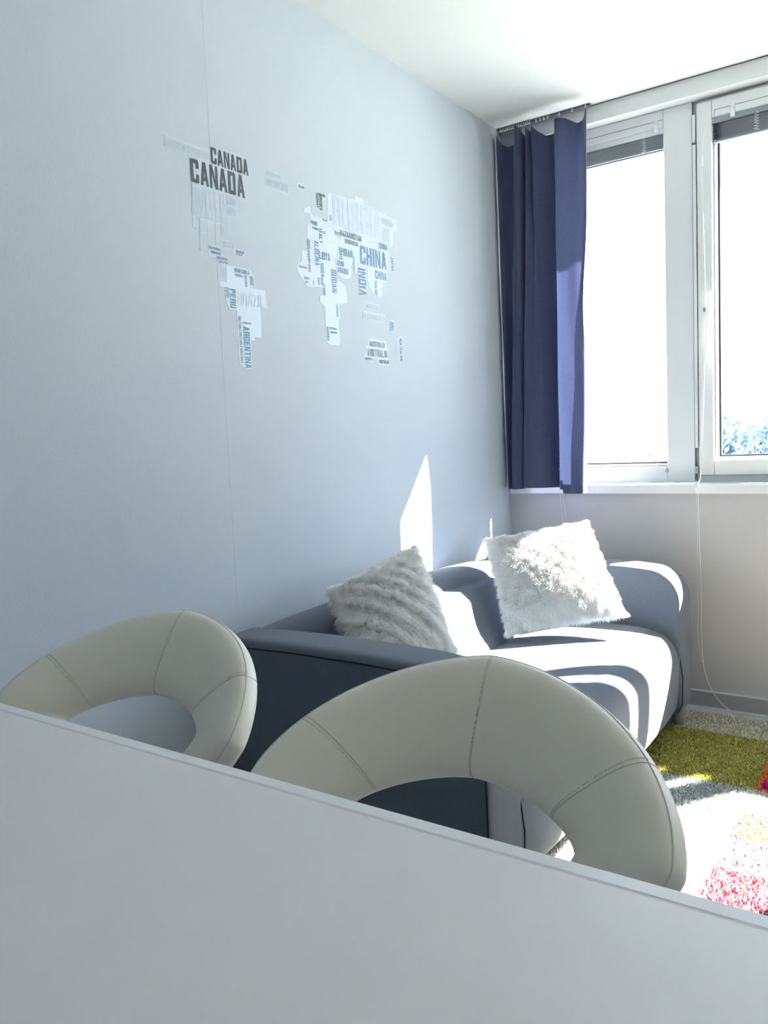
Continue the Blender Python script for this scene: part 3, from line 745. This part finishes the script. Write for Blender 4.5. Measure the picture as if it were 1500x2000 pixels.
# ------------------------------------------------------------------ rug
RX0, RX1, RY0, RY1 = -1.00, 1.2, 1.15, 3.262
rug = thing('shag_rug', 'multicoloured patchwork shag rug in green, cream and pink in front of the sofa', 'rug', ((RX0+RX1)/2, (RY0+RY1)/2, 0))
boxo('backing', RX0, RX1, RY0, RY1, .001, .008, M_RUGB, rug, .002)
GREEN = (.48, .45, .12); CREAM = (.74, .71, .58); YELLOW = (.62, .50, .10); DARKM = (.22, .02, .10); MAG = (.62, .03, .26); GREYB = (.62, .65, .64); ORANGE = (.85, .20, .05); PINK = (.75, .10, .28); PEACH = (.80, .50, .25); WHITE = (.80, .80, .74); BROWN = (.35, .15, .03)
def rugcol(x, y, rnd):
    # edges between patches wobble a little, as pile does
    x += rnd.gauss(0, .004); y += rnd.gauss(0, .004)
    if y > 3.045: return CREAM
    if x < -.478:
        if y > 2.60: return GREEN
        if y > 2.35: return GREYB
        return YELLOW if x < -.87 and y < 2.2 else WHITE
    if y > 2.60:
        if x > -.18: return CREAM if y > 2.8 else GREYB
        if x < -.462 or y < 2.615 or y > 2.93: return ORANGE
        return MAG
    if x > -.05: return GREEN if y > 2.2 else CREAM
    if y > 2.44: return WHITE
    q = rnd.random()
    if y > 2.26: return PEACH if q < .55 else (DARKM if q < .63 else WHITE)
    if y > 2.08: return WHITE if q < .88 else DARKM
    return WHITE if q < .48 else (DARKM if q < .72 else (PINK if q < .90 else ORANGE))
rnd = random.Random(5); vs = []; fs = []; cols = []
def blades(n, x0, x1, y0, y1, wd_, hh):
    for k in range(n):
        x = rnd.uniform(x0, x1); y = rnd.uniform(y0, y1)
        c_ = rugcol(x, y, rnd); v_ = rnd.uniform(.62, 1.25)
        if rnd.random() < .05: v_ *= .55
        a = rnd.uniform(0, 2*math.pi); h_ = hh*rnd.uniform(.7, 1.2)
        dx, dy = math.cos(a)*wd_, math.sin(a)*wd_; lx, ly = rnd.gauss(0, .006), rnd.gauss(0, .006)
        i0 = len(vs); X, Y = x-rug.location.x, y-rug.location.y
        vs.extend([(X-dx, Y-dy, .006), (X+dx, Y+dy, .006), (X+lx+dx*.6, Y+ly+dy*.6, .006+h_), (X+lx-dx*.6, Y+ly-dy*.6, .006+h_)])
        fs.append((i0, i0+1, i0+2, i0+3)); cols.append([min(1, q*v_) for q in c_])
blades(85000, RX0, -.2, 1.75, RY1, .0022, .012)
blades(45000, -.2, RX1, 1.15, RY1, .0045, .012)
blades(9000, RX0, -.2, RY0, 1.75, .0045, .012)
me = bpy.data.meshes.new('pile'); me.from_pydata(vs, [], fs); me.update()
at = me.color_attributes.new('pile', 'FLOAT_COLOR', 'CORNER')
buf = []
for c_ in cols: buf.extend([c_[0], c_[1], c_[2], 1.0]*4)
at.data.foreach_set('color', buf)
po = link('pile', me, rug, M_RUG); po['kind'] = 'stuff'

# ------------------------------------------------------------------ chairs
A_, B_, Ai_, Bi_, OFF_, RC_, TAU_, G_, N_, BOW_ = CHAIR_SHAPE
BL_, BiL_ = .235, .115
T_ = .026
def ring_st(th, u):
    """u 0 = hole edge, 1 = outer edge"""
    c_, s_ = math.cos(th), math.sin(th)
    low = max(0.0, -s_)
    e = (2/N_)*(1-low)+1.0*low
    c1 = math.copysign(abs(c_)**e, c_); s1 = math.copysign(abs(s_)**e, s_)
    bo = B_ if s_ >= 0 else B_+(BL_-B_)*low**.5
    bi = Bi_ if s_ >= 0 else Bi_+(BiL_-Bi_)*low**.5
    return (Ai_*c1*(1-u)+A_*c1*u, (bi*s1+OFF_)*(1-u)+bo*s1*u)
def ring_pt(s, t, off=0.0):
    def f(s, t):
        ang = s/RC_; R = RC_*(1+G_*t)
        return Vector((R*math.sin(ang), -RC_+R*math.cos(ang)+t*math.sin(TAU_)+BOW_*t*t, t*math.cos(TAU_)))
    p = f(s, t)
    if off:
        n = (f(s+.001, t)-p).cross(f(s, t+.001)-p).normalized()   # points towards the table (front)
        p = p+n*off
    return p
def sgnpow(a, e): return math.copysign(abs(a)**e, a)
def ring_surface(th, ph):
    u = .5+.5*sgnpow(math.cos(ph), .62); off = T_*sgnpow(math.sin(ph), .75)
    s, t = ring_st(th, u)
    return ring_pt(s, t, off)
def make_chair(loc, yaw, label):
    ch = thing('ring_back_chair', label, 'chair', loc, 'ring-back chairs at the table')
    ch.rotation_euler = (0, 0, yaw)
    zc = CHAIR_Z
    cen = Vector((0, 0, zc))
    o = grid_mesh('ring_back', lambda u, v: ring_surface(u*2*math.pi, v*2*math.pi)+cen, 128, 36, M_LEATH, ch, True, True)
    # seams across the ring, with a row of stitches beside each
    for thd in (37, 88, 143, 215, 325):
        th = math.radians(thd); bm = bmesh.new()
        pts = [ring_surface(th, p_)+cen for p_ in [math.pi*2*i/40 for i in range(40)]]
        tube(bm, pts, .0007, 5, False, True)
        se = obj('seam', bm, M_SEAM, o, True)
        bm = bmesh.new()
        for i in range(40):
            for dth in (.022,):
                p0 = ring_surface(th+dth, math.pi*(.04+.92*i/40))+cen; p1 = ring_surface(th+dth, math.pi*(.04+.92*(i+.55)/40))+cen
                tube(bm, [p0, p1], .0007, 4)
        obj('stitching', bm, M_SEAM, o, True)
    bm = bmesh.new()
    tube(bm, [ring_surface(2*math.pi*i/120, math.radians(12))+cen for i in range(120)], .0010, 5, False, True)
    obj('rim_seam', bm, M_SEAM, o, True)
    # round seat inside the ring
    def seat(u, v):
        a = u*2*math.pi; k = math.sin(v*math.pi)**.55; z = -math.cos(v*math.pi)
        r = .215*k
        return Vector((r*math.cos(a), -RC_+.0+r*math.sin(a)*.98, .462+.038*sgnpow(z, .6)))
    grid_mesh('seat', seat, 48, 20, M_LEATH, ch, True, False)
    boxo('seat_frame', -.13, .13, -RC_-.13, -RC_+.13, .405, .428, M_CHROME, None, .01)
    f_ = bpy.data.objects[-1] if False else None
    sf = [q for q in bpy.data.objects if q.name.startswith('seat_frame') and q.parent is None][-1]; sf.parent = ch
    for (dx, dy) in ((-1, -1), (1, -1), (-1, 1), (1, 1)):
        bm = bmesh.new(); tube(bm, [(dx*.12, -RC_+dy*.12, .42), (dx*.19, -RC_+dy*.19, .002), (dx*.19, -RC_+dy*.19, 0)], [.012, .011, .011], 12)
        obj('leg', bm, M_CHROME, ch, True)
    return ch
make_chair(CHAIR1[0], CHAIR1[1], 'cream faux leather ring-back chair at the table, beside the left wall')
make_chair(CHAIR2[0], CHAIR2[1], 'cream faux leather ring-back chair at the table, in front of the sofa, nearer the rug')

# ------------------------------------------------------------------ table
TZ = .765
TS = (1.134-TZ)/.25*(1/1.0)
TY1 = .4306*(1.134-TZ)/.25
tb = thing('dining_table', 'white laminate dining table filling the foreground', 'table', (-.45, TY1-.42, 0))
TX0, TX1, TY0 = -1.38, .42, TY1-.84
boxo('tabletop', TX0+.02, TX1-.02, TY0, TY1-.0227, TZ-.032, TZ, M_TABLE, tb, .0008, 1)
boxo('edge_band', TX0+.02, TX1-.02, TY1-.0222, TY1, TZ-.032, TZ+.0002, M_TEDGE, tb, .0035, 3)
boxo('joint_line', TX0+.02, TX1-.02, TY1-.0240, TY1-.0205, TZ-.02, TZ-.0003, M_TLINE, tb)
for (x, y) in ((TX0+.07, TY0+.07), (TX1-.07, TY0+.07), (TX0+.07, TY1-.11), (TX1-.07, TY1-.11)):
    boxo('leg', x-.025, x+.025, y-.025, y+.025, 0, TZ-.032, M_TABLE, tb, .003)

# ------------------------------------------------------------------ outside
gr = tag(boxo('meadow', -260, 160, 12, 520, -12.4, -12.0, M_GROUND), None, None); gr.name = 'ground_outside'; gr['kind'] = 'structure'
def crown_mesh(seed, m_):
    rnd = random.Random(seed); vs = []; fs = []
    lobes = [(Vector((rnd.uniform(-1.9, 1.9), rnd.uniform(-1.9, 1.9), rnd.uniform(3.5, 9.8))), rnd.uniform(1.3, 2.3)) for _ in range(13)]
    for c_, r_ in lobes:
        for k in range(150):
            d = Vector((rnd.gauss(0, 1), rnd.gauss(0, 1), rnd.gauss(0, 1))).normalized()
            q = c_+d*r_*rnd.uniform(.75, 1.05)
            t1 = (d.orthogonal()+Vector((rnd.uniform(-.6, .6), rnd.uniform(-.6, .6), rnd.uniform(-.6, .6)))).normalized(); t2 = d.cross(t1).normalized()
            s_ = rnd.uniform(.22, .5); i0 = len(vs)
            vs += [q+t1*s_, q+t2*s_*.6, q-t1*s_, q-t2*s_*.6]; fs.append((i0, i0+1, i0+2, i0+3))
    me = bpy.data.meshes.new('crown'); me.from_pydata([tuple(v) for v in vs], [], fs); me.update(); me.materials.append(m_)
    return me
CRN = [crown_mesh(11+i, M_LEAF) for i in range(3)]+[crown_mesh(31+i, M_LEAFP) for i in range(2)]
bm = bmesh.new(); tube(bm, [(0, 0, 0), (.1, 0, 3), (0, .1, 7)], [.32, .24, .12], 10)
trunk_me = bpy.data.meshes.new('trunk'); bm.to_mesh(trunk_me); bm.free(); trunk_me.materials.append(M_BARK)
rnd = random.Random(21); spots = []
def scatter(n, x0, x1, y0, y1, md, f):
    k = 0; tries = 0
    while k < n and tries < 4000:
        tries += 1; x, y = rnd.uniform(x0, x1), rnd.uniform(y0, y1)
        if -.225 < x/y < .09 or x < -45:
          if all((x-q[0])**2+(y-q[1])**2 > md*md for q in spots): spots.append((x, y)+f(k)); k += 1
scatter(16, -30, 10, 92, 175, 12.5, lambda k: (rnd.uniform(1.22, 1.36), k % 3, 'leafy tree tinted hazy blue-green in the distant grove seen through the right window pane'))
scatter(6, -62, -48, 175, 225, 13, lambda k: (rnd.uniform(1.15, 1.35), 3+k % 2, 'green tree far off, tinted pale as by haze, seen through the left window pane'))
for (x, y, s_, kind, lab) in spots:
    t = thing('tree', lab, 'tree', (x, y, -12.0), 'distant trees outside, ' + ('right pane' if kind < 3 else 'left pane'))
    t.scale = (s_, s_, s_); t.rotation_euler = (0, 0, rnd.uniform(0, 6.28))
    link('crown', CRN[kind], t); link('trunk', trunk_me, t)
bpy.context.view_layer.update()
